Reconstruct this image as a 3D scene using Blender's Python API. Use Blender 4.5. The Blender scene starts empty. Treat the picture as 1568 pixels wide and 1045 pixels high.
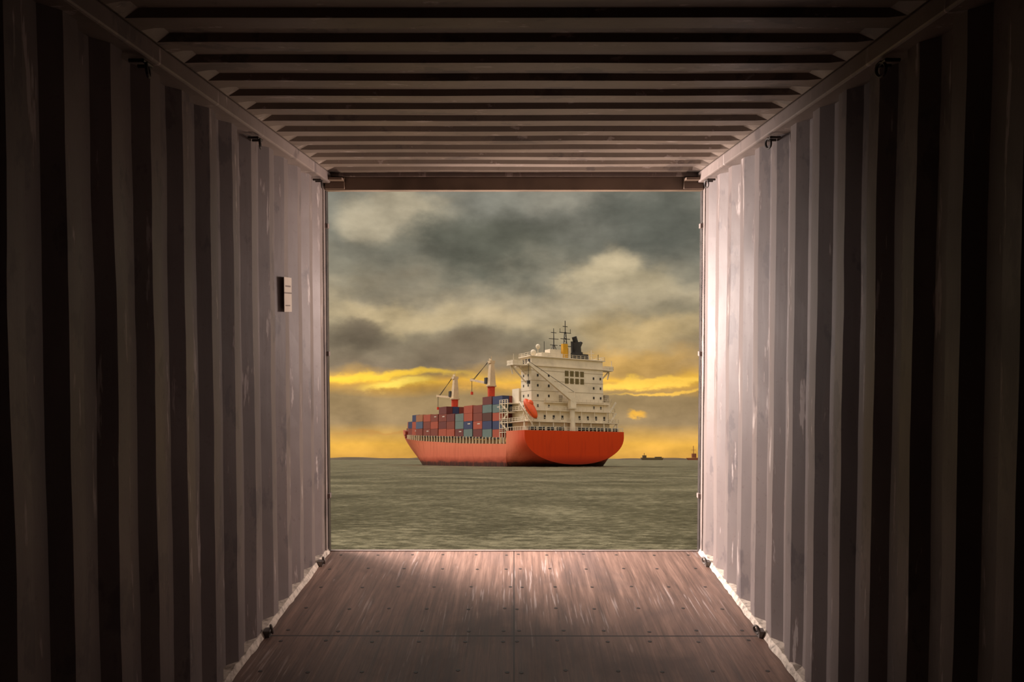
import bpy, math, random
from mathutils import Matrix, Vector, noise
random.seed(7)
S=bpy.context.scene
S.view_settings.view_transform='Standard'
S.view_settings.look='None'

def lin(c):
    o=[]
    for v in c:
        v=v/255.0
        o.append(v/12.92 if v<=0.04045 else ((v+0.055)/1.055)**2.4)
    return (o[0],o[1],o[2],1.0)

# ------------------------------------------------------------ node helper
class NT:
    def __init__(s,tree):
        s.t=tree; s.n=tree.nodes; s.l=tree.links
    def new(s,typ,**kw):
        n=s.n.new(typ)
        for k,v in kw.items(): setattr(n,k,v)
        return n
    def put(s,sock,v):
        if hasattr(v,'is_output') or isinstance(v,bpy.types.NodeSocket): s.l.new(v,sock)
        else: sock.default_value=v
    def m(s,op,a,b=None,c=None,clamp=False):
        n=s.new('ShaderNodeMath',operation=op); n.use_clamp=clamp
        s.put(n.inputs[0],a)
        if b is not None: s.put(n.inputs[1],b)
        if c is not None: s.put(n.inputs[2],c)
        return n.outputs[0]
    def mix(s,f,a,b,blend='MIX'):
        n=s.new('ShaderNodeMix'); n.data_type='RGBA'; n.blend_type=blend
        s.put(n.inputs[0],f); s.put(n.inputs[6],a); s.put(n.inputs[7],b)
        return n.outputs[2]
    def noise(s,vec,scale,detail=4,rough=0.55,dist=0.0):
        n=s.new('ShaderNodeTexNoise')
        s.l.new(vec,n.inputs['Vector'])
        n.inputs['Scale'].default_value=scale; n.inputs['Detail'].default_value=detail
        n.inputs['Roughness'].default_value=rough; n.inputs['Distortion'].default_value=dist
        return n.outputs['Fac']
    def map(s,vec,scale=(1,1,1),loc=(0,0,0),rot=(0,0,0)):
        n=s.new('ShaderNodeMapping'); s.l.new(vec,n.inputs[0])
        n.inputs['Scale'].default_value=scale; n.inputs['Location'].default_value=loc
        n.inputs['Rotation'].default_value=rot
        return n.outputs[0]
    def ramp(s,f,stops,interp='LINEAR'):
        n=s.new('ShaderNodeValToRGB'); cr=n.color_ramp; cr.interpolation=interp
        while len(cr.elements)<len(stops): cr.elements.new(0.5)
        for e,(p,c) in zip(cr.elements,stops):
            e.position=p; e.color=c if len(c)==4 else (*c,1)
        s.put(n.inputs[0],f)
        return n.outputs[0]
    def step(s,v,a,b):
        n=s.new('ShaderNodeMapRange'); s.put(n.inputs[0],v)
        n.inputs[1].default_value=a; n.inputs[2].default_value=b
        n.inputs[3].default_value=0; n.inputs[4].default_value=1
        return n.outputs[0]

def mat_base(name):
    m=bpy.data.materials.new(name); m.use_nodes=True
    nt=NT(m.node_tree); b=m.node_tree.nodes['Principled BSDF']
    tc=nt.new('ShaderNodeTexCoord')
    return m,nt,b,tc.outputs['Object']

def simple(name,col,rough=0.5,metal=0.0,var=0.15,scale=1.0,spec=0.5):
    m,nt,b,o=mat_base(name)
    f=nt.noise(o,scale,3,0.6)
    c=lin(col); dark=tuple(v*(1-var*2) for v in c[:3])+(1,); lt=tuple(min(1,v*(1+var)) for v in c[:3])+(1,)
    nt.put(b.inputs['Base Color'],nt.ramp(f,[(0.3,dark),(0.5,c),(0.72,lt)]))
    b.inputs['Roughness'].default_value=rough; b.inputs['Metallic'].default_value=metal
    b.inputs['Specular IOR Level'].default_value=spec
    return m

# ------------------------------------------------------------ mesh builder
class MB:
    def __init__(s): s.v=[];s.f=[];s.m=[]
    def add(s,vs,fs,m=0):
        o=len(s.v); s.v+= [tuple(p) for p in vs]
        for f in fs: s.f.append([i+o for i in f]); s.m.append(m)
    def box(s,x0,x1,y0,y1,z0,z1,m=0,M=None):
        vs=[Vector(p) for p in [(x0,y0,z0),(x1,y0,z0),(x1,y1,z0),(x0,y1,z0),(x0,y0,z1),(x1,y0,z1),(x1,y1,z1),(x0,y1,z1)]]
        if M: vs=[M@p for p in vs]
        s.add(vs,[(0,3,2,1),(4,5,6,7),(0,1,5,4),(1,2,6,5),(2,3,7,6),(3,0,4,7)],m)
    def frame(s,p,q):
        p=Vector(p);q=Vector(q);d=(q-p).normalized()
        up=Vector((0,0,1)) if abs(d.z)<0.95 else Vector((0,1,0))
        a=d.cross(up).normalized(); b=a.cross(d).normalized()
        return p,q,a,b
    def beam(s,p,q,w,h=None,m=0,w2=None,h2=None):
        h=h or w; w2=w2 or w; h2=h2 or h
        p,q,a,b=s.frame(p,q)
        vs=[p-a*w/2-b*h/2,p+a*w/2-b*h/2,p+a*w/2+b*h/2,p-a*w/2+b*h/2,
            q-a*w2/2-b*h2/2,q+a*w2/2-b*h2/2,q+a*w2/2+b*h2/2,q-a*w2/2+b*h2/2]
        s.add(vs,[(3,2,1,0),(4,5,6,7),(0,1,5,4),(1,2,6,5),(2,3,7,6),(3,0,4,7)],m)
    def cyl(s,p,q,r,m=0,n=12,r2=None):
        r2=r if r2 is None else r2
        p,q,a,b=s.frame(p,q)
        vs=[];
        for c,rr in ((p,r),(q,r2)):
            for i in range(n):
                t=2*math.pi*i/n; vs.append(c+a*math.cos(t)*rr+b*math.sin(t)*rr)
        fs=[(i,(i+1)%n,n+(i+1)%n,n+i) for i in range(n)]
        fs+=[tuple(range(n-1,-1,-1)),tuple(range(n,2*n))]
        s.add(vs,fs,m)
    def torus(s,c,nrm,R,r,m=0,n=16,k=8):
        c=Vector(c); nrm=Vector(nrm).normalized()
        up=Vector((0,0,1)) if abs(nrm.z)<0.9 else Vector((1,0,0))
        a=nrm.cross(up).normalized(); b=nrm.cross(a).normalized()
        vs=[];fs=[]
        for i in range(n):
            t=2*math.pi*i/n; d=a*math.cos(t)+b*math.sin(t)
            for j in range(k):
                u=2*math.pi*j/k
                vs.append(c+d*(R+r*math.cos(u))+nrm*r*math.sin(u))
        for i in range(n):
            for j in range(k):
                fs.append((i*k+j,((i+1)%n)*k+j,((i+1)%n)*k+(j+1)%k,i*k+(j+1)%k))
        s.add(vs,fs,m)
    def ellip(s,c,ax,ay,az,m=0,n=16,k=10):
        c=Vector(c);vs=[];fs=[]
        for i in range(k+1):
            ph=math.pi*i/k
            for j in range(n):
                t=2*math.pi*j/n
                vs.append(c+Vector(ax)*math.sin(ph)*math.cos(t)+Vector(ay)*math.sin(ph)*math.sin(t)+Vector(az)*math.cos(ph))
        for i in range(k):
            for j in range(n):
                fs.append((i*n+j,i*n+(j+1)%n,(i+1)*n+(j+1)%n,(i+1)*n+j))
        s.add(vs,fs,m)
    def obj(s,name,mats,parent=None,M=None,smooth=False,bevel=0,sharp=0):
        me=bpy.data.meshes.new(name); me.from_pydata(s.v,[],s.f); me.update()
        for mt in mats: me.materials.append(mt)
        for p,mi in zip(me.polygons,s.m):
            p.material_index=mi; p.use_smooth=smooth or sharp>0
        if sharp: me.set_sharp_from_angle(angle=math.radians(sharp))
        ob=bpy.data.objects.new(name,me); S.collection.objects.link(ob)
        if parent: ob.parent=parent
        if M is not None: ob.matrix_world=M
        if bevel:
            bv=ob.modifiers.new('bevel','BEVEL'); bv.width=bevel; bv.segments=2
        return ob

# ------------------------------------------------------------ frames
EYE_H=2.5; CAMZ=1.54; TILT=math.radians(10.38)
C=Matrix.Translation((0,0,EYE_H))@Matrix.Rotation(TILT,4,'X')@Matrix.Translation((0,0,-CAMZ))
YE=5.13; YB=-0.75; XW=1.185; H=2.39

# ------------------------------------------------------------ container materials
def paint_mat(name,base,grime,seed,scuff=True,rough=0.46):
    m,nt,b,o=mat_base(name)
    v=nt.map(o,(1.0,1.0,0.55),(seed,seed*2,seed*3))
    big=nt.noise(v,1.6,4,0.6,0.2)
    vs=nt.map(o,(3.0,9.0,0.9),(seed,0,1))
    streak=nt.noise(vs,2.2,5,0.65,0.1)
    fine=nt.noise(nt.map(o,(1,1,1),(0,seed,0)),38,2,0.6)
    col=nt.mix(nt.step(big,0.35,0.68),lin(base),lin(grime))
    col=nt.mix(nt.m('MULTIPLY',nt.step(streak,0.56,0.72),0.45),col,lin((112,86,78)))
    col=nt.mix(nt.m('MULTIPLY',nt.step(streak,0.62,0.66),0.55),col,lin((190,180,176)))
    dk=nt.noise(nt.map(o,(1,1.6,0.8),(seed*5,2,0)),3.0,5,0.65,0.0)
    col=nt.mix(nt.m('MULTIPLY',nt.step(dk,0.58,0.62),0.45),col,lin((66,60,64)))
    col=nt.mix(nt.m('MULTIPLY',nt.step(fine,0.62,0.8),0.3),col,lin((70,52,45)))
    nt.put(b.inputs['Base Color'],col)
    nt.put(b.inputs['Roughness'],nt.m('ADD',rough-0.12,nt.m('MULTIPLY',big,0.35)))
    b.inputs['Specular IOR Level'].default_value=0.35
    bp=nt.new('ShaderNodeBump'); bp.inputs['Strength'].default_value=0.25; bp.inputs['Distance'].default_value=0.006
    nt.put(bp.inputs['Height'],nt.m('ADD',nt.m('MULTIPLY',streak,0.7),nt.m('MULTIPLY',big,1.5)))
    nt.l.new(bp.outputs[0],b.inputs['Normal'])
    return m
M_wall=paint_mat('wall_paint',(116,105,102),(94,85,83),3.1)
M_ceil=paint_mat('ceiling_paint',(132,119,110),(106,95,88),8.3)
M_rail=paint_mat('rail_paint',(128,116,111),(102,91,87),5.7)
M_head=simple('header_paint',(116,98,84),0.5,0,0.2,3)
M_steel=simple('dark_steel',(58,52,50),0.5,0.3,0.25,20)
M_ring=simple('worn_steel',(104,96,92),0.4,0.5,0.25,20)
M_debris=simple('pale_dust',(170,158,146),0.8,0,0.3,30)

def floor_mat():
    m,nt,b,o=mat_base('plywood_floor')
    g=nt.noise(nt.map(o,(14,0.7,1)),2.0,5,0.65,0.4)
    g2=nt.noise(nt.map(o,(60,1.6,1),(3,1,0)),1.5,4,0.6)
    patch=nt.noise(nt.map(o,(1.4,0.8,1),(9,2,0)),1.5,5,0.6,0.5)
    col=nt.ramp(g,[(0.25,lin((76,58,50))),(0.5,lin((110,85,74))),(0.75,lin((142,114,100)))])
    col=nt.mix(nt.m('MULTIPLY',nt.step(g2,0.52,0.70),0.5),col,lin((54,41,37)))
    col=nt.mix(nt.m('MULTIPLY',nt.step(patch,0.48,0.62),0.5),col,lin((72,58,56)))
    # pale drag scratches, mostly along the container
    sc=nt.noise(nt.map(o,(60,2.0,1),(1,7,0),(0,0,0.06)),1.3,3,0.5,0.3)
    sc2=nt.noise(nt.map(o,(22,1.3,1),(4,0,0),(0,0,-0.35)),1.6,2,0.5,0.6)
    msk=nt.step(nt.noise(nt.map(o,(1.3,0.8,1),(2.2,5,0)),1.5,4,0.6),0.50,0.62)
    scr=nt.m('MULTIPLY',nt.step(sc,0.58,0.64),msk)
    scr=nt.m('MAXIMUM',scr,nt.m('MULTIPLY',nt.step(sc2,0.70,0.72),0.4))
    col=nt.mix(nt.m('MULTIPLY',scr,0.45),col,lin((188,174,170)))
    # panel seams
    sp=nt.new('ShaderNodeSeparateXYZ'); nt.l.new(o,sp.inputs[0])
    def line(sock,c,w): return nt.m('LESS_THAN',nt.m('ABSOLUTE',nt.m('SUBTRACT',sock,c)),w)
    seam=None
    for c in (3.80,2.45,1.10): 
        l=line(sp.outputs[1],c,0.007); seam=l if seam is None else nt.m('MAXIMUM',seam,l)
    seam=nt.m('MAXIMUM',seam,line(sp.outputs[0],0.0,0.003))
    col=nt.mix(nt.m('MULTIPLY',seam,0.9),col,lin((24,15,14)))
    nt.put(b.inputs['Base Color'],col)
    nt.put(b.inputs['Roughness'],nt.m('ADD',0.34,nt.m('MULTIPLY',nt.m('ADD',g,patch),0.22)))
    bp=nt.new('ShaderNodeBump'); bp.inputs['Strength'].default_value=0.4; bp.inputs['Distance'].default_value=0.004
    nt.put(bp.inputs['Height'],nt.m('SUBTRACT',nt.m('ADD',g,nt.m('MULTIPLY',g2,0.6)),nt.m('MULTIPLY',seam,2.0)))
    nt.l.new(bp.outputs[0],b.inputs['Normal'])
    return m
M_floor=floor_mat()

# ------------------------------------------------------------ container walls
def wall(name,sgn):
    mb=MB(); P=0.257; fl=0.072; sl=(P-2*fl)/2; D=0.036
    prof=[]; y=YE-0.06
    while y>YB-P:
        prof+= [(y,0),(y-fl,0),(y-fl-sl,D),(y-2*fl-sl,D)]
        y-=P
    NZ=26; n=len(prof)
    for j in range(NZ+1):
        z=2.34*j/NZ
        for (yy,d) in prof:
            w=0.0040*noise.noise(Vector((yy*2.3+sgn*9,z*2.0,sgn*4.0)))+0.0022*noise.noise(Vector((yy*9,z*6,sgn*2.0)))
            yw=0.008*noise.noise(Vector((yy*3.1+7,z*1.7,sgn*6.0)))
            mb.v.append((sgn*(XW+d+w),yy+yw,z))
    for j in range(NZ):
        for i in range(n-1):
            a=j*n+i
            f=[a,a+1,a+n+1,a+n]
            mb.f.append(f if sgn<0 else f[::-1]); mb.m.append(0)
    return mb.obj(name,[M_wall],M=C)
wall('wall_left',-1); wall('wall_right',1)

# rear wall behind the viewer
mb=MB(); x=-1.23; prof=[]
while x<1.23:
    prof+=[(x,0),(x+0.11,0),(x+0.14,0.045),(x+0.25,0.045)]; x+=0.28
for k in range(2):
    for xx,d in prof: mb.v.append((xx,YB-d,k*2.42))
n=len(prof)
for i in range(n-1): mb.f.append([i,i+1,n+i+1,n+i]); mb.m.append(0)
mb.obj('wall_back',[M_wall],M=C)

# ceiling (roof sheet, corrugation runs across, pressed ends)
mb=MB(); P=0.2165; prof=[]; y=YE-0.035
while y>YB-P:
    prof+=[(y,0),(y-0.088,0),(y-0.106,1),(y-0.198,1)]; y-=P
xs=[-1.23,-1.135,-1.085,-0.9,-0.6,-0.3,0,0.3,0.6,0.9,1.085,1.135,1.23]
for j,x in enumerate(xs):
    k=1.0 if abs(x)<=1.09 else 0.0
    for (yy,d) in prof:
        sag=0.004*noise.noise(Vector((x*1.4,yy*1.9,3.3)))
        mb.v.append((x,yy,H+0.022*d*k+sag*k))
n=len(prof)
for j in range(len(xs)-1):
    for i in range(n-1):
        a=j*n+i; mb.f.append([a,a+1,a+n+1,a+n]); mb.m.append(0)
mb.obj('ceiling',[M_ceil],M=C)
# floor with screws
mb=MB()
mb.box(-1.235,1.235,YB-0.06,YE+0.02,-0.028,0.0,0)
for yy in [5.08,4.80,4.48,4.15,3.86,3.74,3.42,3.10,2.78,2.50,2.40,2.1,1.8]:
    for xx in [-1.08,-0.86,-0.64,-0.43,-0.22,-0.03,0.03,0.22,0.43,0.64,0.86,1.08]:
        dx=random.uniform(-.02,.02); dy=random.uniform(-.012,.012)
        mb.cyl((xx+dx,yy+dy,-0.001),(xx+dx,yy+dy,0.0012),0.0095,1,10)
mb.box(-1.235,1.235,YE+0.02,YE+0.045,-0.16,0.004,2)
mb.obj('floor',[M_floor,M_steel,M_rail],M=C)

# trims: top rails, bottom rails, corner posts, door header
for i,sg in enumerate((-1,1)):
    mb=MB(); a,b=sorted((sg*1.135,sg*1.235))
    mb.box(a,b,YB-0.06,YE,2.325,2.388,0)
    mb.obj('trim_%d'%(i+1),[M_rail],M=C,bevel=0.008)
    mb=MB()
    # bottom rail with ragged dusty edge
    N=140; o=len(mb.v)
    for k in range(N+1):
        yy=YB+(YE-YB)*k/N
        w=0.014+0.020*abs(noise.noise(Vector((yy*7,sg*3.0,0))))+0.012*abs(noise.noise(Vector((yy*30,sg,0))))
        mb.v+= [(sg*(XW-w),yy,0.002),(sg*(XW-0.004),yy,0.026+0.02*abs(noise.noise(Vector((yy*11,0,sg))))),(sg*1.225,yy,0.032)]
    for k in range(N):
        for q in (0,1):
            a=o+k*3+q; f=[a,a+1,a+4,a+3]; mb.f.append(f if sg>0 else f[::-1]); mb.m.append(0)
    mb.obj('baseboard_%s'%('left' if sg<0 else 'right'),[M_debris],M=C)
    mb=MB()
    a,b=sorted((sg*1.178,sg*1.25)); mb.box(a,b,YE-0.055,YE+0.045,0,2.40,0)
    a,b=sorted((sg*1.172,sg*1.18)); mb.box(a,b,YE-0.012,YE+0.045,0,2.40,1)
    for zz in (0.35,1.25,2.05):
        a,b=sorted((sg*1.160,sg*1.19)); mb.box(a,b,YE-0.02,YE+0.02,zz,zz+0.03,0)
    mb.obj('trim_%d'%(i+3),[M_rail,M_steel],M=C,bevel=0.003)
mb=MB()
mb.box(-1.18,1.18,YE-0.03,YE+0.045,2.285,2.40,0)
mb.box(-1.18,1.18,YE-0.05,YE-0.03,2.365,2.392,1)
for sg in (-1,1):
    a,b=sorted((sg*1.05,sg*1.17)); mb.box(a,b,YE-0.12,YE-0.03,2.335,2.35,0)
    mb.box(a,b,YE-0.05,YE-0.03,2.29,2.36,0)
mb.obj('trim_5',[M_head,M_rail],M=C,bevel=0.002)

# lashing rings
def lash(x,y,z,top):
    mb=MB(); sg=1 if x>0 else -1
    if top:
        mb.cyl((x+sg*0.03,y-0.03,z),(x-sg*0.012,y-0.03,z),0.006,0,8)
        mb.cyl((x+sg*0.03,y+0.03,z),(x-sg*0.012,y+0.03,z),0.006,0,8)
        mb.torus((x-sg*0.014,y,z-0.020),(1,0.25,0.1),0.022,0.005,0)
        mb.cyl((x-sg*0.012,y-0.033,z),(x-sg*0.012,y+0.033,z),0.006,0,8)
        mb.obj('lashing_ring',[M_steel],M=C)
    else:
        mb.box(min(x,x+sg*.03),max(x,x+sg*.03),y-0.025,y+0.025,0.0,0.03,0)
        mb.torus((x-sg*0.005,y,0.032),(1,0.5,0.2),0.018,0.006,0)
        mb.obj('lashing_ring',[M_ring],M=C)
for y in (2.56,3.68,4.85):
    for sg in (-1,1): lash(sg*1.15,y,2.305,True)
for y in (3.8,4.86):
    for sg in (-1,1): lash(sg*1.15,y,0,False)

# sticker on the left wall
M_st=simple('label_paper',(176,164,152),0.6,0,0.06,9); M_st2=simple('label_print',(104,92,86),0.6,0,0.1,9)
mb=MB(); X=-1.1825
mb.box(X,X+0.0015,4.20,4.34,1.53,1.71,0)
mb.box(X+0.0015,X+0.002,4.20,4.34,1.625,1.632,1)
mb.box(X+0.0015,X+0.002,4.22,4.32,1.66,1.668,1)
mb.box(X+0.0015,X+0.002,4.22,4.31,1.56,1.566,1)
mb.obj('wall_label',[M_st,M_st2],M=C)

# ------------------------------------------------------------ quay under the container
M_conc=simple('concrete',(120,116,108),0.85,0,0.2,1.5)
mb=MB()
fl=C@Vector((0,YB-0.4,-0.18)); fr=C@Vector((0,YE-0.2,-0.18))
vs=[]
for x in (-2.0,2.0):
    vs+=[(x,fl.y,-3),(x,fr.y,-3),(x,fr.y,fr.z),(x,fl.y,fl.z)]
mb.add(vs,[(0,1,2,3),(7,6,5,4),(0,4,5,1),(1,5,6,2),(2,6,7,3),(3,7,4,0)],0)
mb.obj('loading_ramp',[M_conc])

# ------------------------------------------------------------ sea
def sea_mat():
    m,nt,b,o=mat_base('sea_water')
    w1=nt.noise(nt.map(o,(0.8,1.0,1),(0,0,0),(0,0,0.25)),1.9,6,0.78,0.2)
    w2=nt.noise(nt.map(o,(0.12,0.10,1),(5,3,0),(0,0,-0.1)),1.0,4,0.6,0.3)
    w3=nt.noise(nt.map(o,(0.012,0.02,1)),1.0,3,0.5)
    h=nt.m('ADD',nt.m('MULTIPLY',w1,0.9),nt.m('MULTIPLY',w2,0.5))
    col=nt.ramp(h,[(0.54,lin((60,57,42))),(0.70,lin((100,97,76))),(0.84,lin((158,152,124)))])
    col=nt.mix(nt.m('MULTIPLY',nt.step(w3,0.35,0.7),0.22),col,lin((114,110,80)))
    nt.put(b.inputs['Base Color'],col)
    b.inputs['Roughness'].default_value=0.5
    b.inputs['Specular IOR Level'].default_value=0.03
    bp=nt.new('ShaderNodeBump'); bp.inputs['Strength'].default_value=1.0; bp.inputs['Distance'].default_value=0.3
    nt.put(bp.inputs['Height'],h); nt.l.new(bp.outputs[0],b.inputs['Normal'])
    return m
mb=MB(); R=12000
mb.add([(-R,-R,0),(R,-R,0),(R,R,0),(-R,R,0)],[(0,1,2,3)],0)
mb.obj('sea',[sea_mat()])

# ------------------------------------------------------------ cargo ship
ship=bpy.data.objects.new('cargo_ship',None); S.collection.objects.link(ship)
ship.location=(18.9,250,0); ship.rotation_euler=(0,0,math.radians(30.8))
def side_mat():
    m,nt,b,o=mat_base('hull_side_lit_paint')
    sp=nt.new('ShaderNodeSeparateXYZ'); nt.l.new(o,sp.inputs[0])
    nz=nt.noise(nt.map(o,(0.3,0.12,0.3)),1.5,3,0.6)
    st=nt.noise(nt.map(o,(1,0.9,0.05)),1.5,4,0.7)
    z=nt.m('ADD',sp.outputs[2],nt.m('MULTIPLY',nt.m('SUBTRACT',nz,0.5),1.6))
    col=nt.ramp(nt.m('DIVIDE',z,12.0),[(0.0,lin((46,28,26))),(0.10,lin((70,36,30))),(0.16,lin((160,74,54))),(0.28,lin((206,110,84))),(0.6,lin((218,124,94)))])  # pink tone carries painted-in light on the side as well as fading
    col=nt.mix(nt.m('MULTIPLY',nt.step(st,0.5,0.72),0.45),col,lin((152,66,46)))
    # stern region richer red, shading of the hull turn put into colour
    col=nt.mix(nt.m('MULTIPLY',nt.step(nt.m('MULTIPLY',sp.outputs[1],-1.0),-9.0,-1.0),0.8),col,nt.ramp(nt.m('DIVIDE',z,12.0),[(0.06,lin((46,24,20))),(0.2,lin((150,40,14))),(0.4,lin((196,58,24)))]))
    nt.put(b.inputs['Base Color'],col); b.inputs['Roughness'].default_value=0.6; b.inputs['Specular IOR Level'].default_value=0.2
    return m
def transom_mat():
    m,nt,b,o=mat_base('transom_paint')
    sp=nt.new('ShaderNodeSeparateXYZ'); nt.l.new(o,sp.inputs[0])
    st=nt.noise(nt.map(o,(0.8,1,0.08)),1.2,4,0.6)
    col=nt.ramp(nt.m('DIVIDE',sp.outputs[2],12.0),[(0.0,lin((60,22,14))),(0.13,lin((150,38,12))),(0.3,lin((198,58,12))),(0.9,lin((208,64,14)))])
    col=nt.mix(nt.m('MULTIPLY',nt.step(st,0.52,0.75),0.35),col,lin((150,36,10)))
    nt.put(b.inputs['Base Color'],col); b.inputs['Roughness'].default_value=0.6; b.inputs['Specular IOR Level'].default_value=0.2
    return m
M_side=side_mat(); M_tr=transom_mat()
M_deck=simple('deck_paint',(150,60,45),0.7,0,0.2,0.4)
M_white=simple('ship_white',(230,218,198),0.6,0,0.08,0.3,0.2)
M_grey=simple('ship_grey',(170,158,140),0.7,0,0.1,0.5)  # plain grey for lockers, winches and deck edges
M_glass=simple('ship_window',(96,84,50),0.3,0,0.1,1)
M_dark=simple('ship_dark',(40,40,44),0.5,0,0.1,1)
M_red=simple('crane_red',(206,62,30),0.6,0,0.1,0.5)
M_or=simple('lifeboat_orange',(226,84,24),0.5,0,0.05,1)
M_yel=simple('funnel_yellow',(214,160,30),0.6,0,0.05,1)
M_cream=simple('crane_cream',(208,186,152),0.6,0,0.08,0.4)

def interp(tab,y):
    if y<=tab[0][0]: return tab[0][1]
    for (a,va),(b,vb) in zip(tab,tab[1:]):
        if y<=b:
            t=(y-a)/(b-a); return va+(vb-va)*t
    return tab[-1][1]
T_b=[(0,18.4),(4,18.5),(75,18.5),(85,17.6),(95,15.2),(105,11.4),(115,7.4),(124,3.8),(130,1.2),(132.5,0.15)]
T_zb=[(0,0.7),(3,0.1),(8,-1.6),(14,-4),(106,-4),(110,-1.0),(114,2.0),(120,5.5),(126,9.0),(132.5,13.4)]
T_n=[(0,2.1),(5,2.8),(14,7),(70,7),(90,3.2),(105,2.0),(132.5,1.8)]
T_w=[(0,1),(68,1),(80,0.82),(90,0.58),(100,0.38),(110,0.25),(132.5,0.3)]
T_zd=[(0,10.8),(10.5,10.8),(10.6,6.9),(40,7.5),(75,9.0),(96,10.4),(96.1,13.2),(132.5,15.0)]
ys=[0,1.5,3,5,8,10.5,10.6,14,20,30,40,50,60,68,75,80,85,90,96,96.1,100,105,108,110,112,114,117,120,123,126,129,131,132.5]
mb=MB(); NS=18; secs=[]
for y in ys:
    b=interp(T_b,y);zb=interp(T_zb,y);n=interp(T_n,y);w=interp(T_w,y);zt=interp(T_zd,y)
    zs_=max(zb+0.1,zt-2.0)
    row=[]
    for k in range(NS):
        t=k/(NS-1); 
        if zb>zt-0.5: zb=zt-0.5
        s_=math.sin(t*math.pi/2)
        z=zt-(zt-zb)*s_
        q=max(0.0,(zt-1.5-z)/(zt-1.5-zb)) if zt-1.5>zb else s_
        q=min(1,q)
        x=b*(max(0,1-q**n))**(1/n)
        x*= w+(1-w)*max(0,min(1,z/zt))**1.0
        row.append((x,z))
    secs.append(row)
for y,row in zip(ys,secs):
    for x,z in row: mb.v.append((-x,y,z))
    for x,z in row: mb.v.append((x,y,z))
W=2*NS
for i in range(len(ys)-1):
    for k in range(NS-1):
        a=i*W+k; mb.f.append([a,a+1,a+W+1,a+W]); mb.m.append(0)
        a+=NS; mb.f.append([a,a+W,a+W+1,a+1]); mb.m.append(0)
    # deck
    mb.f.append([i*W,(i+1)*W,(i+1)*W+NS,i*W+NS]); mb.m.append(2)
mb.f.append([k for k in range(NS)]+[NS+k for k in range(NS-1,-1,-1)]); mb.m.append(1)
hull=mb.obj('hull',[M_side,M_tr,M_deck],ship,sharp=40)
# lower deck face recess: bulwark rail and freeing ports
mb=MB()
zt=10.8
for k in range(26):
    x=-17.8+k*35.6/25
    mb.box(x-0.06,x+0.06,0.05,0.15,zt,zt+1.1,0)
mb.box(-18.1,18.1,0.05,0.15,zt+1.05,zt+1.15,0); mb.box(-18.1,18.1,0.05,0.15,zt+0.5,zt+0.57,0)
for k in range(8):
    for sg in (-1,1): mb.box(sg*18.1-.06,sg*18.1+.06,k*1.4,k*1.4+.1,zt,zt+1.1,0)
for sg in (-1,1): mb.box(sg*18.1-.05,sg*18.1+.05,0,10,zt+1.05,zt+1.15,0)
# stanchions between hull edge and cargo platforms
y=12.0
while y<92:
    zd=interp(T_zd,y); zb_=interp([(12,8.9),(75,11.0),(100,12)],y); bb=interp(T_b,y)
    mb.box(-bb+0.1,-bb+0.6,y,y+0.5,zd,zb_,1)
    mb.box(-bb+1.5,-bb+1.9,y+1,y+1.4,zd,zb_,1)
    y+=2.25
mb.obj('railings_and_stanchions',[M_white,M_cream],ship)

# cargo
cols=[(132,56,42),(176,78,54),(78,96,128),(46,60,104),(110,44,44),(104,126,124),(168,110,74),(84,42,36)]
cm=[]
for i,c in enumerate(cols):
    m,nt,b,o=mat_base('freight_container_paint_%d'%(i+1))
    wv=nt.new('ShaderNodeTexWave'); wv.wave_type='BANDS'; wv.bands_direction='DIAGONAL'
    nt.l.new(nt.map(o,(1.4,1.4,0)),wv.inputs[0]); wv.inputs['Scale'].default_value=1.5
    nz=nt.noise(o,0.4,3,0.6)
    cc=lin(c); d=tuple(v*0.6 for v in cc[:3])+(1,)
    nt.put(b.inputs['Base Color'],nt.mix(nt.m('ADD',nt.m('MULTIPLY',wv.outputs['Fac'],0.35),nt.m('MULTIPLY',nz,0.5)),cc,d))
    b.inputs['Roughness'].default_value=0.6
    cm.append(m)
cm.append(M_dark); cm.append(simple('lettering',(200,190,180),0.6))
mb=MB()
bays=[]; y=14.5
while y<104: bays.append(y); y+=6.75 if len(bays)%2 else 6.35
tier_tab=[(0,5),(28,4),(34,4),(41,3),(47,3),(54,4),(61,3),(67,3),(74,3),(81,2),(88,2),(95,1)]
for bi,y in enumerate(bays):
    if abs(y+3-53)<3.6 or abs(y+3-82.5)<3.4: 
        narrow=True
    else: narrow=False
    base=interp([(12,8.9),(75,11.0),(100,12.2)],y)
    b0=min(interp(T_b,y),interp(T_b,y+6))
    n=int((2*b0-0.4)/2.52)
    tr=[t for yy,t in tier_tab if yy<=y+0.5][-1]
    mb.box(-b0+0.2,b0-0.2,y,y+6.1,base-0.45,base-0.05,8)
    for r in range(n):
        xc=-n*2.52/2+(r+0.5)*2.52
        if narrow and abs(xc)<2.8: continue
        t=tr
        if r in (4,5) and bi%4==2: t-=1
        for k in range(t):
            mi=random.choices(range(8),[4,4,3,4,3,3,2,2])[0]
            z0=base+k*2.6
            mb.box(xc-1.21,xc+1.21,y,y+6.06,z0,z0+2.54,mi)
            if r==0 and random.random()<0.3:
                mb.box(xc-1.235,xc-1.21,y+1.4,y+3.2,z0+1.5,z0+1.85,9)
mb.obj('stacked_freight_containers',cm,ship)

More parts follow.
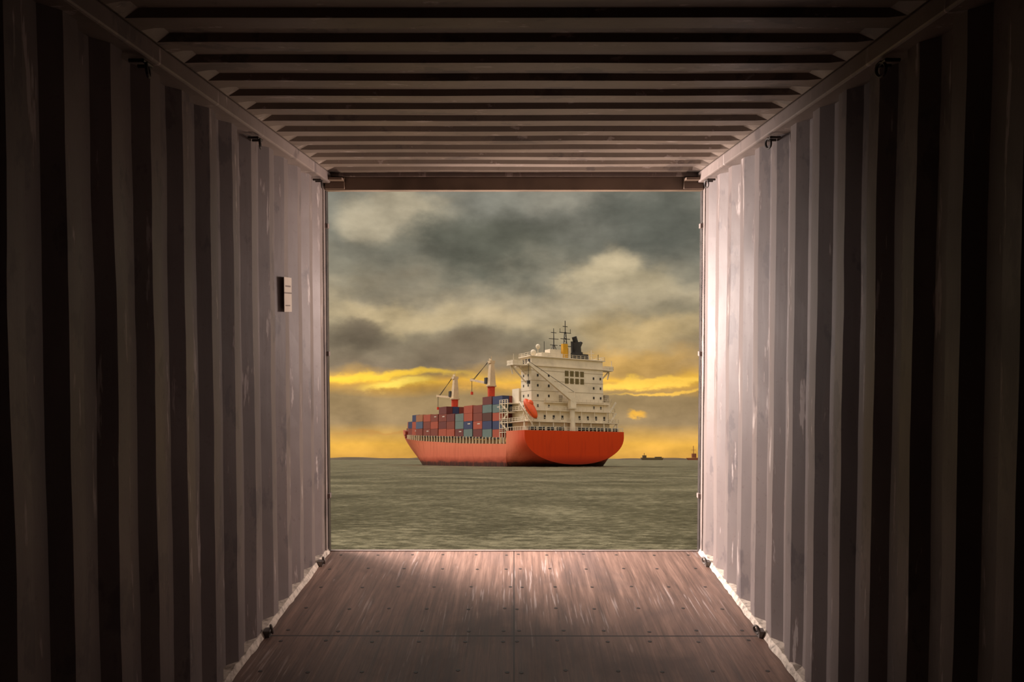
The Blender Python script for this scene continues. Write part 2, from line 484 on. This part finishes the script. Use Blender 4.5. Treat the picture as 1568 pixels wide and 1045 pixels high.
# deck cranes
def crane(name,y,zr0,zr1,ztop,tipy,tipz,jy,jz):
    mb=MB()
    mb.cyl((0,y,8),(0,y,zr0),1.5,1,16); mb.cyl((0,y,zr0),(0,y,zr1),1.25,1,16,1.35)
    mb.cyl((0,y,zr1),(0,y,zr1+0.5),1.9,0,16)
    mb.beam((0,y,zr1+0.5),(0,y-0.2,ztop-1.5),2.5,2.4,0,1.3,1.5)
    mb.box(-1.0,1.0,y-1.0,y+1.0,ztop-1.8,ztop-0.8,0)
    mb.beam((0,y,ztop-1),(0,y+1.5,ztop),0.5,0.5,0)
    mb.box(-1.5,-0.2,y+0.9,y+2.6,zr1+1.2,zr1+3.4,2)
    for sx in (-0.9,0.9):
        mb.beam((sx,jy,jz),(sx*0.4,tipy,tipz),0.45,0.7,0)
    for k in range(6):
        t=k/5; yy=jy+(tipy-jy)*t; zz=jz+(tipz-jz)*t; mb.beam((-0.9+.5*t,yy,zz),(0.9-.5*t,yy,zz),0.25,0.25,0)
    mb.cyl((0.3,y+1.2,ztop-0.2),(0.3,tipy,tipz),0.10,2,6); mb.cyl((-0.3,y+1.2,ztop-0.6),(-0.3,tipy-2,tipz-.2),0.10,2,6)
    mb.cyl((0,tipy,tipz),(0,tipy,tipz-4.5),0.10,2,6); mb.box(-.4,.4,tipy-.3,tipy+.3,tipz-5.6,tipz-4.5,1)
    mb.box(-.6,.6,tipy-.6,tipy+.5,tipz-.5,tipz+.5,0)
    mb.cyl((0,y,ztop-0.8),(0,y,ztop+0.8),0.12,0,6)
    mb.obj(name,[M_cream,M_red,M_dark],ship)
crane('deck_crane_aft',53,23.2,28.3,38.6,68,32.0,54,29.5)
crane('deck_crane_fore',82.3,20.2,25.4,35.3,97.5,27.8,83.5,26.3)

# accommodation house
mb=MB()
def rail(x0,x1,y0,y1,z,m=0):
    pts=[((x0,y0),(x1,y0)),((x0,y1),(x1,y1)),((x0,y0),(x0,y1)),((x1,y0),(x1,y1))]
    for (a,b) in pts:
        L=math.hypot(b[0]-a[0],b[1]-a[1]); n=max(1,int(L/1.5))
        for i in range(n+1):
            t=i/n; px=a[0]+(b[0]-a[0])*t; py=a[1]+(b[1]-a[1])*t
            mb.box(px-.05,px+.05,py-.05,py+.05,z,z+1.1,m)
        for h in (0.55,1.1): mb.beam((*a,z+h),(*b,z+h),0.09,0.09,m)
HX=13.5
mb.box(-HX,HX,4,10,9.8,33.4,0)                       # tower
for z in (16.8,19.9,23.0,26.1,29.2): mb.box(-HX-0.06,HX+0.06,3.94,10.05,z-0.08,z+0.02,1)
# bridge deck and wings
mb.box(-19,19,5.6,9.4,30.6,31.0,0); mb.box(-19,-15.5,5.6,9.4,31.0,32.0,0); mb.box(15.5,19,5.6,9.4,31.0,32.0,0)
rail(-19,19,5.6,9.4,31.0)
mb.box(-15.5,15.5,3.6,10.5,30.5,30.8,0)
rail(-14,14,3.6,10.5,33.5)
mb.box(-14.2,14.2,3.5,10.4,33.3,33.6,0)
for sg in (-1,1):
    mb.beam((sg*18.5,7.5,30.6),(sg*13.5,7.5,25.8),0.35,0.35,0)
    mb.beam((sg*16,7.5,30.6),(sg*13.5,7.5,28.2),0.3,0.3,0)
    mb.beam((sg*18.7,7.5,30.4),(sg*18.0,7.5,28.0),0.3,0.3,0)
    mb.cyl((sg*18.6,6,31),(sg*18.6,6,34),0.12,0,6)
# big window group (aft face)
for r in range(2):
    for c in range(4):
        x=-1.2+c*1.95; z=25.6+r*2.3
        mb.box(x,x+1.35,3.9,4.02,z,z+1.7,2)
# portholes
for z in (11.8,14.4,18.0,21.1,24.2,27.3):
    for x in (-11.5,-7.5,9.5,12.2):
        mb.box(x,x+0.55,3.9,4.02,z,z+0.75,3)
    for y in (5.5,8.2):
        mb.box(-HX-.04,-HX+.1,y,y+0.6,z,z+0.75,3)
mb.box(-3.5,-2.2,3.88,4.02,19.8,21.9,1)
# wheelhouse windows on the port side
for k in range(3): mb.box(-HX-.05,-HX+.1,4.6+k*1.8,5.9+k*1.8,31.4,32.7,3)
# lower decks
def decklevel(x0,x1,y0,y1,z):
    mb.box(x0,x1,y0,y1,z-0.22,z,0); rail(x0,x1,y0,y1,z)
mb.box(-15.2,15.2,3.2,12,9.8,13.4,0); mb.box(-14.6,14.6,3.6,12,13.4,17.0,0)
decklevel(-17.6,17.6,1.6,13.5,13.6); decklevel(-16.0,16.8,2.4,12.5,17.1); decklevel(-9,15.5,3.0,10.5,19.6)
for x in (-17.3,-12,-7,-3,3.5,7,12,17.3):
    mb.box(x-.15,x+.15,1.8,2.1,9.8,13.5,0)
for x in (-15.6,-9,-4,4,9,14,16.4):
    mb.box(x-.12,x+.12,2.6,2.85,13.5,17.0,0)
for k in range(9):
    x=-13+k*3.2
    mb.box(x,x+1.0,3.1,3.22,10.4,12.2,3)
    mb.box(x+.5,x+1.2,3.5,3.62,14.4,15.6,3)
# starboard ladders and lockers
for k in range(3):
    mb.beam((14.5,2.2,10+3.4*k),(17.2,2.2,13.4+3.4*k),0.25,0.5,0)
mb.box(13.6,16.2,4,9,17.1,20.2,0); rail(13.6,16.6,3.8,9,20.2)
mb.box(14.3,15.8,4,6,20.2,22.6,1); mb.box(15,17,6,8,13.6,17,1)
# port forward open stair tower / platforms
for z in (10.6,13.5,16.6,19.4):
    mb.box(-18.0,-12,10.5,15.5,z-.2,z,0); 
    for y in (10.6,12.2,13.8,15.4):
        mb.box(-18.0,-17.8,y,y+.2,z-3 if z>11 else 7.2,z+1.1,0)
    mb.box(-18.05,-17.9,10.5,15.5,z+1.0,z+1.12,0); mb.box(-18.05,-17.9,10.5,15.5,z+.5,z+.58,0)
mb.beam((-17.6,10.8,10.6),(-17.6,15.2,13.5),.3,.5,0); mb.beam((-17.6,15.2,13.5),(-17.6,10.8,16.6),.3,.5,0); mb.beam((-17.6,10.8,16.6),(-17.6,15.2,19.4),.3,.5,0)
mb.box(-14,-9,10.5,14.5,7,24,0)
# stern deck winches and bollards
for x in (-15,-12,-8.5,-5,4,7,10,13,15.5):
    mb.box(x-.6,x+.6,0.9,1.8,10.8,11.7,1); mb.cyl((x-.9,1.2,11.4),(x+.9,1.2,11.4),.55,3,10)
    mb.cyl((x+1.4,.8,10.8),(x+1.4,.8,12.0),.22,0,8)
mb.obj('accommodation_house',[M_white,M_grey,M_glass,M_dark],ship)

# monkey island, funnel, masts
mb=MB()
mb.box(-9,9,5,9.5,33.6,35.0,0)
mb.box(-6,-2,5,8,35.0,36.2,0)
mb.box(-1.2,0.6,4.8,6.0,33.6,38.2,2)
mb.box(0.8,1.6,4.8,6.0,33.6,37.0,0)
mb.cyl((5.2,6.5,33.6),(5.2,6.5,36),1.9,1,18); mb.cyl((5.2,6.5,36),(4.9,6.5,39.2),1.45,1,18)
mb.cyl((4.9,6.5,39.0),(4.2,6.5,41.0),0.8,1,12); mb.cyl((6.2,6.5,38.0),(6.9,6.5,39.4),0.55,1,12); mb.cyl((3.6,6.5,35),(3.4,6.5,39.4),0.45,1,10)
mb.box(1.8,8.6,5.0,8.2,33.6,35.4,1)
# main mast (lattice)
mx=1.8; my=8
for sx in (-.5,.5):
    mb.beam((mx+sx*1.8,my,35),(mx+sx*.5,my,42.5),0.2,0.2,1)
for k in range(7):
    z=35+k*1.1; h=.9-.1*k; mb.beam((mx-h,my,z),(mx+h-.1,my,z+1.0),0.13,0.13,1); mb.beam((mx-h,my,z),(mx+h,my,z),0.13,0.13,1)
mb.cyl((mx,my,42),(mx,my,46.2),0.14,1,6)
for z,w in ((38,2.3),(40.3,1.8),(42.3,2.2),(44.3,0.9)): mb.beam((mx-w,my,z),(mx+w,my,z),0.2,0.2,1)
for sx in (-2,2): mb.cyl((mx+sx,my,42.3),(mx+sx,my,43.6),.09,1,6)
# radar mast
mx=-2.6
mb.cyl((mx,my,35),(mx,my,43.4),0.22,1,8,0.1)
for z,w in ((38,1.4),(40,1.8),(42,1.0)): mb.beam((mx-w,my,z),(mx+w,my,z),0.18,0.18,1)
mb.beam((mx-.3,my,38),(mx-1.6,my,35),.15,.15,1); mb.beam((mx+.3,my,38),(mx+1.6,my,35),.15,.15,1)
mb.cyl((-9.8,6,33.6),(-9.8,6,36.6),.12,0,6); mb.ellip((-9.8,6,36.8),(.7,0,0),(0,.7,0),(0,0,.8),0)
mb.ellip((-11.5,6,34.8),(.9,0,0),(0,.9,0),(0,0,1),0); mb.cyl((-7.5,6,35),(-7.5,6,38.6),.1,1,6)
mb.cyl((10.5,6,33.6),(10.5,6,37.0),.12,0,6); mb.beam((9.3,6,36),(11.6,6,36),.2,.2,0); mb.cyl((12.5,5,33.6),(12.5,5,35.6),.1,1,6)
mb.obj('funnel_and_masts',[M_white,M_dark,M_yel],ship)

# provision crane on the stern
mb=MB()
mb.cyl((0,1.9,9.8),(0,1.9,17.6),0.95,0,16,0.75); mb.cyl((0,1.9,17.6),(0,1.9,18.2),1.3,0,16)
mb.box(-1.1,1.0,1.1,2.7,18.2,21.0,0)
mb.beam((0.4,1.6,20.2),(-16.2,1.6,31.0),1.1,1.5,0,0.6,0.7)
mb.cyl((0.6,1.6,21),(0.6,1.6,22.8),.2,0,8)
mb.cyl((0.6,1.6,22.8),(-15.8,1.6,31.4),.07,1,6); mb.cyl((-16,1.6,31),(-16,1.6,25.6),.07,1,6); mb.box(-16.4,-15.6,1.3,1.9,24.6,25.6,1)
mb.obj('provision_crane',[M_white,M_dark],ship)

# lifeboat
mb=MB()
ax=Vector((1.2,-2.6,-4.0)).normalized(); sd=ax.cross(Vector((0,0,1))).normalized(); up=sd.cross(ax).normalized()
c=Vector((-15.2,1.8,17.3))
mb.ellip(c,sd*1.35,up*1.35,ax*3.6,0,18,14)
mb.ellip(c+up*0.9-ax*1.3,sd*0.85,up*0.9,ax*1.1,0,12,8)
mb.ellip(c-up*0.2,sd*1.42,up*0.18,ax*3.5,1,18,8)
for sg in (-1,1):
    mb.beam(c-ax*3.4+sd*sg*1.5-up*1.2,c+ax*3.0+sd*sg*1.5-up*1.2,.25,.3,2)
    mb.beam(c-ax*3.0+sd*sg*1.5-up*1.2,Vector((-15.2+sg,5,13.6)),.25,.25,2)
    mb.beam(c+ax*2.0+sd*sg*1.5-up*1.2,Vector((-14.8+sg,1.2,10.2)),.25,.25,2)
mb.obj('lifeboat',[M_or,M_dark,M_white],ship,smooth=True)

# foam along the waterline
def foam_mat():
    m,nt,b,o=mat_base('foam')
    f=nt.noise(nt.map(o,(0.5,0.5,1)),1.2,6,0.7)
    b.inputs['Base Color'].default_value=lin((215,205,180)); b.inputs['Roughness'].default_value=0.8
    nt.put(b.inputs['Alpha'],nt.m('MULTIPLY',nt.step(f,0.46,0.56),0.8))
    return m
mb=MB()
pts=[(-18.6,y) for y in (70,50,30,14,6)]+[(-15,1.5),(-8,-0.6),(0,-1),(8,-0.6),(15,1.5)]
for (a,b) in zip(pts,pts[1:]):
    mb.add([(a[0]+1.5,a[1]+1.0,0.06),(b[0]+(1.5 if b[0]<-10 else 0),b[1]+1.5,0.06),(b[0]-.8,b[1]-2.8,0.06),(a[0]-.8,a[1]-2.8,0.06)],[(0,1,2,3)],0)
mb.obj('waterline_foam',[foam_mat()],ship)

# ------------------------------------------------------------ distant shore
M_land=simple('far_land',(92,80,62),0.9,0,0.15,0.01)
def shore(name,x0,x1,y,h):
    mb=MB(); N=60
    for k in range(N+1):
        x=x0+(x1-x0)*k/N; e=min(1,k/4,(N-k)/4)
        z=h*e*(0.75+0.5*noise.noise(Vector((x*0.03,1.3,0))))
        mb.v+= [(x,y,-1),(x,y+10,max(0,z)),(x,y+60,max(0,z)),(x,y+70,-1)]
    for k in range(N):
        for q in range(3):
            a=k*4+q; mb.f.append([a,a+1,a+5,a+4]); mb.m.append(0)
    mb.obj(name,[M_land])
shore('breakwater',-520,-120,1500,5.2); shore('breakwater',180,560,1500,4.6)
mb=MB()
X=218
mb.add([(X,1400,-.5),(X+34,1400,-.5),(X+36,1400,4),(X-2,1400,4),(X,1410,-.5),(X+34,1410,-.5),(X+36,1410,4),(X-2,1410,4)],[(0,1,2,3),(7,6,5,4),(3,2,6,7),(0,3,7,4),(1,5,6,2)],0)
mb.box(X+1,X+7,1401,1409,4,8,0); mb.box(X+22,X+33,1401,1409,4,5.5,0); mb.cyl((X+4,1405,8),(X+4,1405,12),.4,0,6)
mb.obj('distant_barge',[M_land])
mb=MB(); X=306
mb.add([(X-9,1400,-.5),(X+10,1400,-.5),(X+12,1400,4),(X-12,1400,3.6),(X-9,1410,-.5),(X+10,1410,-.5),(X+12,1410,4),(X-12,1410,3.6)],[(0,1,2,3),(7,6,5,4),(3,2,6,7),(0,3,7,4),(1,5,6,2)],0)
mb.box(X-3,X+4,1402,1408,4,11,0); mb.cyl((X,1405,11),(X,1405,24),.5,0,6); mb.beam((X-4,1405,17),(X+4,1405,17),.5,.5,0)
mb.obj('distant_tugboat',[simple('tug_rust',(140,84,60),0.8)])

# ------------------------------------------------------------ world sky
w=bpy.data.worlds.new('dusk_sky'); S.world=w; w.use_nodes=True
nt=NT(w.node_tree); bg=w.node_tree.nodes['Background']
tc=nt.new('ShaderNodeTexCoord'); d=tc.outputs['Generated']
sp=nt.new('ShaderNodeSeparateXYZ'); nt.l.new(d,sp.inputs[0])
az=nt.m('MULTIPLY',nt.m('ARCTAN2',sp.outputs[0],sp.outputs[1]),57.2958)
el=nt.m('MULTIPLY',nt.m('ARCSINE',sp.outputs[2]),57.2958)
cmb=nt.new('ShaderNodeCombineXYZ'); nt.l.new(az,cmb.inputs[0]); nt.l.new(el,cmb.inputs[1])
P=cmb.outputs[0]
na=nt.noise(nt.map(P,(0.20,0.30,1),(3,1,0)),1.0,6,0.52)
nb=nt.noise(nt.map(P,(0.20,0.30,1),(13,7,0)),1.0,6,0.52)
nf=nt.noise(nt.map(P,(0.26,0.46,1),(1,17,0)),1.0,7,0.54)
amp=nt.m('ADD',0.6,nt.m('MULTIPLY',nt.step(el,3.0,12.0),5.5))
elw=nt.m('ADD',el,nt.m('MULTIPLY',nt.m('SUBTRACT',na,0.5),amp))
azw=nt.m('ADD',az,nt.m('MULTIPLY',nt.m('SUBTRACT',nb,0.5),nt.m('MULTIPLY',amp,1.5)))
stops=[(0,(216,160,74)),(0.9,(238,180,76)),(1.5,(214,166,86)),(2.4,(164,138,100)),(4.2,(160,134,94)),(4.9,(204,156,78)),(5.3,(242,186,72)),(5.7,(196,154,86)),
       (6.4,(142,125,102)),(8.3,(146,134,110)),(9.4,(180,163,130)),(11.0,(176,161,132)),(12.6,(142,135,116)),(15.5,(118,116,104)),(19,(134,132,120)),(26,(150,146,136)),(32,(170,160,150))]
col=nt.ramp(nt.m('DIVIDE',elw,40.0),[(p/40.0,lin(c)) for p,c in stops])
def blob(col,a0,e0,sa,se,c,amt,warp=True):
    A=azw if warp else az; E=elw if warp else el
    x=nt.m('DIVIDE',nt.m('SUBTRACT',A,a0),sa); y=nt.m('DIVIDE',nt.m('SUBTRACT',E,e0),se)
    r=nt.m('ADD',nt.m('MULTIPLY',x,x),nt.m('MULTIPLY',y,y))
    f=nt.m('MULTIPLY',nt.m('EXPONENT',nt.m('MULTIPLY',nt.m('POWER',r,1.6),-1.0)),amt)
    return nt.mix(f,col,lin(c))
B=[(-9.0,16.8,4.0,1.6,(188,174,146),.8),(-2.0,15.0,5.4,2.2,(94,94,82),.95),(10.5,16.5,4.2,2.4,(92,93,84),.9),(4.0,18.2,3.5,1.0,(154,148,132),.6),
   (-8.0,11.6,4.2,1.3,(118,110,94),.7),(6.6,13.0,2.0,1.6,(204,186,150),.9),(9.5,12.0,2.6,1.1,(182,166,132),.6),(-8.5,9.8,4.6,1.0,(198,176,134),.7),
   (-11,8.3,2.8,1.0,(104,92,76),.9),(-4,7.5,4.6,1.2,(120,106,86),.8),(-1,9.6,2.6,.8,(186,166,130),.6),(9,8.5,5,1.6,(200,170,116),.75),(7,6.6,6,.8,(222,172,86),.7),
   (11.5,10.2,3,.8,(122,116,98),.6)]
for b_ in B: col=blob(col,*b_)
# glowing break in the clouds
E2=nt.m('ADD',el,nt.m('MULTIPLY',nt.m('SUBTRACT',nf,0.5),2.6))
def streak(col,a0,e0,sa,se,c,amt):
    x=nt.m('DIVIDE',nt.m('SUBTRACT',azw,a0),sa); y=nt.m('DIVIDE',nt.m('SUBTRACT',E2,e0),se)
    r=nt.m('ADD',nt.m('MULTIPLY',x,x),nt.m('MULTIPLY',y,y))
    f=nt.m('MULTIPLY',nt.m('EXPONENT',nt.m('MULTIPLY',nt.m('MULTIPLY',r,r),-1.0)),amt)
    return nt.mix(f,col,c)
def sc(c,k): c=lin(c); return (c[0]*k,c[1]*k,c[2]*k,1)
col=streak(col,-9.5,5.7,5.5,.34,sc((255,206,70),1.1),.95)
col=streak(col,-8.0,5.0,2.2,.32,sc((255,218,96),1.2),.95)
col=streak(col,9.5,5.2,5.5,.26,sc((255,204,84),1.1),.9)
col=streak(col,10.5,4.5,3.5,.14,sc((255,200,84),1.05),.8)
col=streak(col,-2.0,5.1,3.0,.25,sc((236,176,80),1.0),.6)
col=streak(col,8.5,3.15,.6,.16,sc((250,186,70),1.0),.9)
col=streak(col,-9,1.7,3.5,.15,sc((205,150,80),1.0),.6)
# mottled cloud contrast
mot=nt.m('ADD',0.72,nt.m('MULTIPLY',nt.step(nf,0.3,0.7),0.54))
mul=nt.new('ShaderNodeVectorMath',operation='SCALE'); nt.l.new(col,mul.inputs[0]); nt.l.new(mot,mul.inputs['Scale'])
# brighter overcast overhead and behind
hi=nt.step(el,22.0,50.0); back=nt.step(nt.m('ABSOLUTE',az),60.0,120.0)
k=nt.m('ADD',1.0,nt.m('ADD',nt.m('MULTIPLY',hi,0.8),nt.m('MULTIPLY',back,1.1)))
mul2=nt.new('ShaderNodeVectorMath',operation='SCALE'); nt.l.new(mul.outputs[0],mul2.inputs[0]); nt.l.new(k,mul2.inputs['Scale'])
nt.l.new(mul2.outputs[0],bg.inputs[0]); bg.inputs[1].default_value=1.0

# ------------------------------------------------------------ sun lamps (broken, diffuse evening light)
def sun(name,azd,eld,ang,energy,col):
    l=bpy.data.lights.new(name,'SUN'); l.energy=energy; l.angle=math.radians(ang); l.color=col
    o=bpy.data.objects.new(name,l); S.collection.objects.link(o)
    a=math.radians(azd);e=math.radians(eld)
    dirv=Vector((math.sin(a)*math.cos(e),math.cos(a)*math.cos(e),math.sin(e)))
    o.rotation_euler=dirv.to_track_quat('Z','Y').to_euler(); o.location=dirv*60
    return o
sun('sun_key',-66,40,40,2.8,(1.0,0.86,0.78))
# unseen fill spots added outside the doorway to brighten walls and ceiling
def fill_spot(name,p,q,W,rad,ang,col):
    l=bpy.data.lights.new(name,'SPOT'); l.energy=W; l.spot_size=math.radians(ang); l.spot_blend=0.8; l.shadow_soft_size=rad; l.color=col
    o=bpy.data.objects.new(name,l); S.collection.objects.link(o)
    p=C@Vector(p); q=C@Vector(q)
    o.location=p; o.rotation_euler=(p-q).to_track_quat('Z','Y').to_euler()
fill_spot('doorway_fill',(-2.2,5.70,1.5),(1.1,4.7,0.9),2500,0.42,80,(1.0,0.84,0.77))
fill_spot('doorway_fill',(2.2,5.70,1.5),(-1.1,4.7,0.9),620,0.42,80,(1.0,0.80,0.72))
fill_spot('doorway_fill',(0.4,5.58,-0.42),(0,4.8,2.39),200,0.24,80,(1.0,0.74,0.56))

# ------------------------------------------------------------ camera
cam=bpy.data.cameras.new('camera'); cam.lens=36*1250/1568; cam.sensor_width=36; cam.clip_end=30000; cam.clip_start=0.05
co=bpy.data.objects.new('camera',cam); S.collection.objects.link(co)
co.matrix_world=C@Matrix.Translation((0,0,CAMZ))@Matrix.Rotation(math.radians(0.14),4,'Z')@Matrix.Rotation(math.radians(90-2.18),4,'X')
S.camera=co
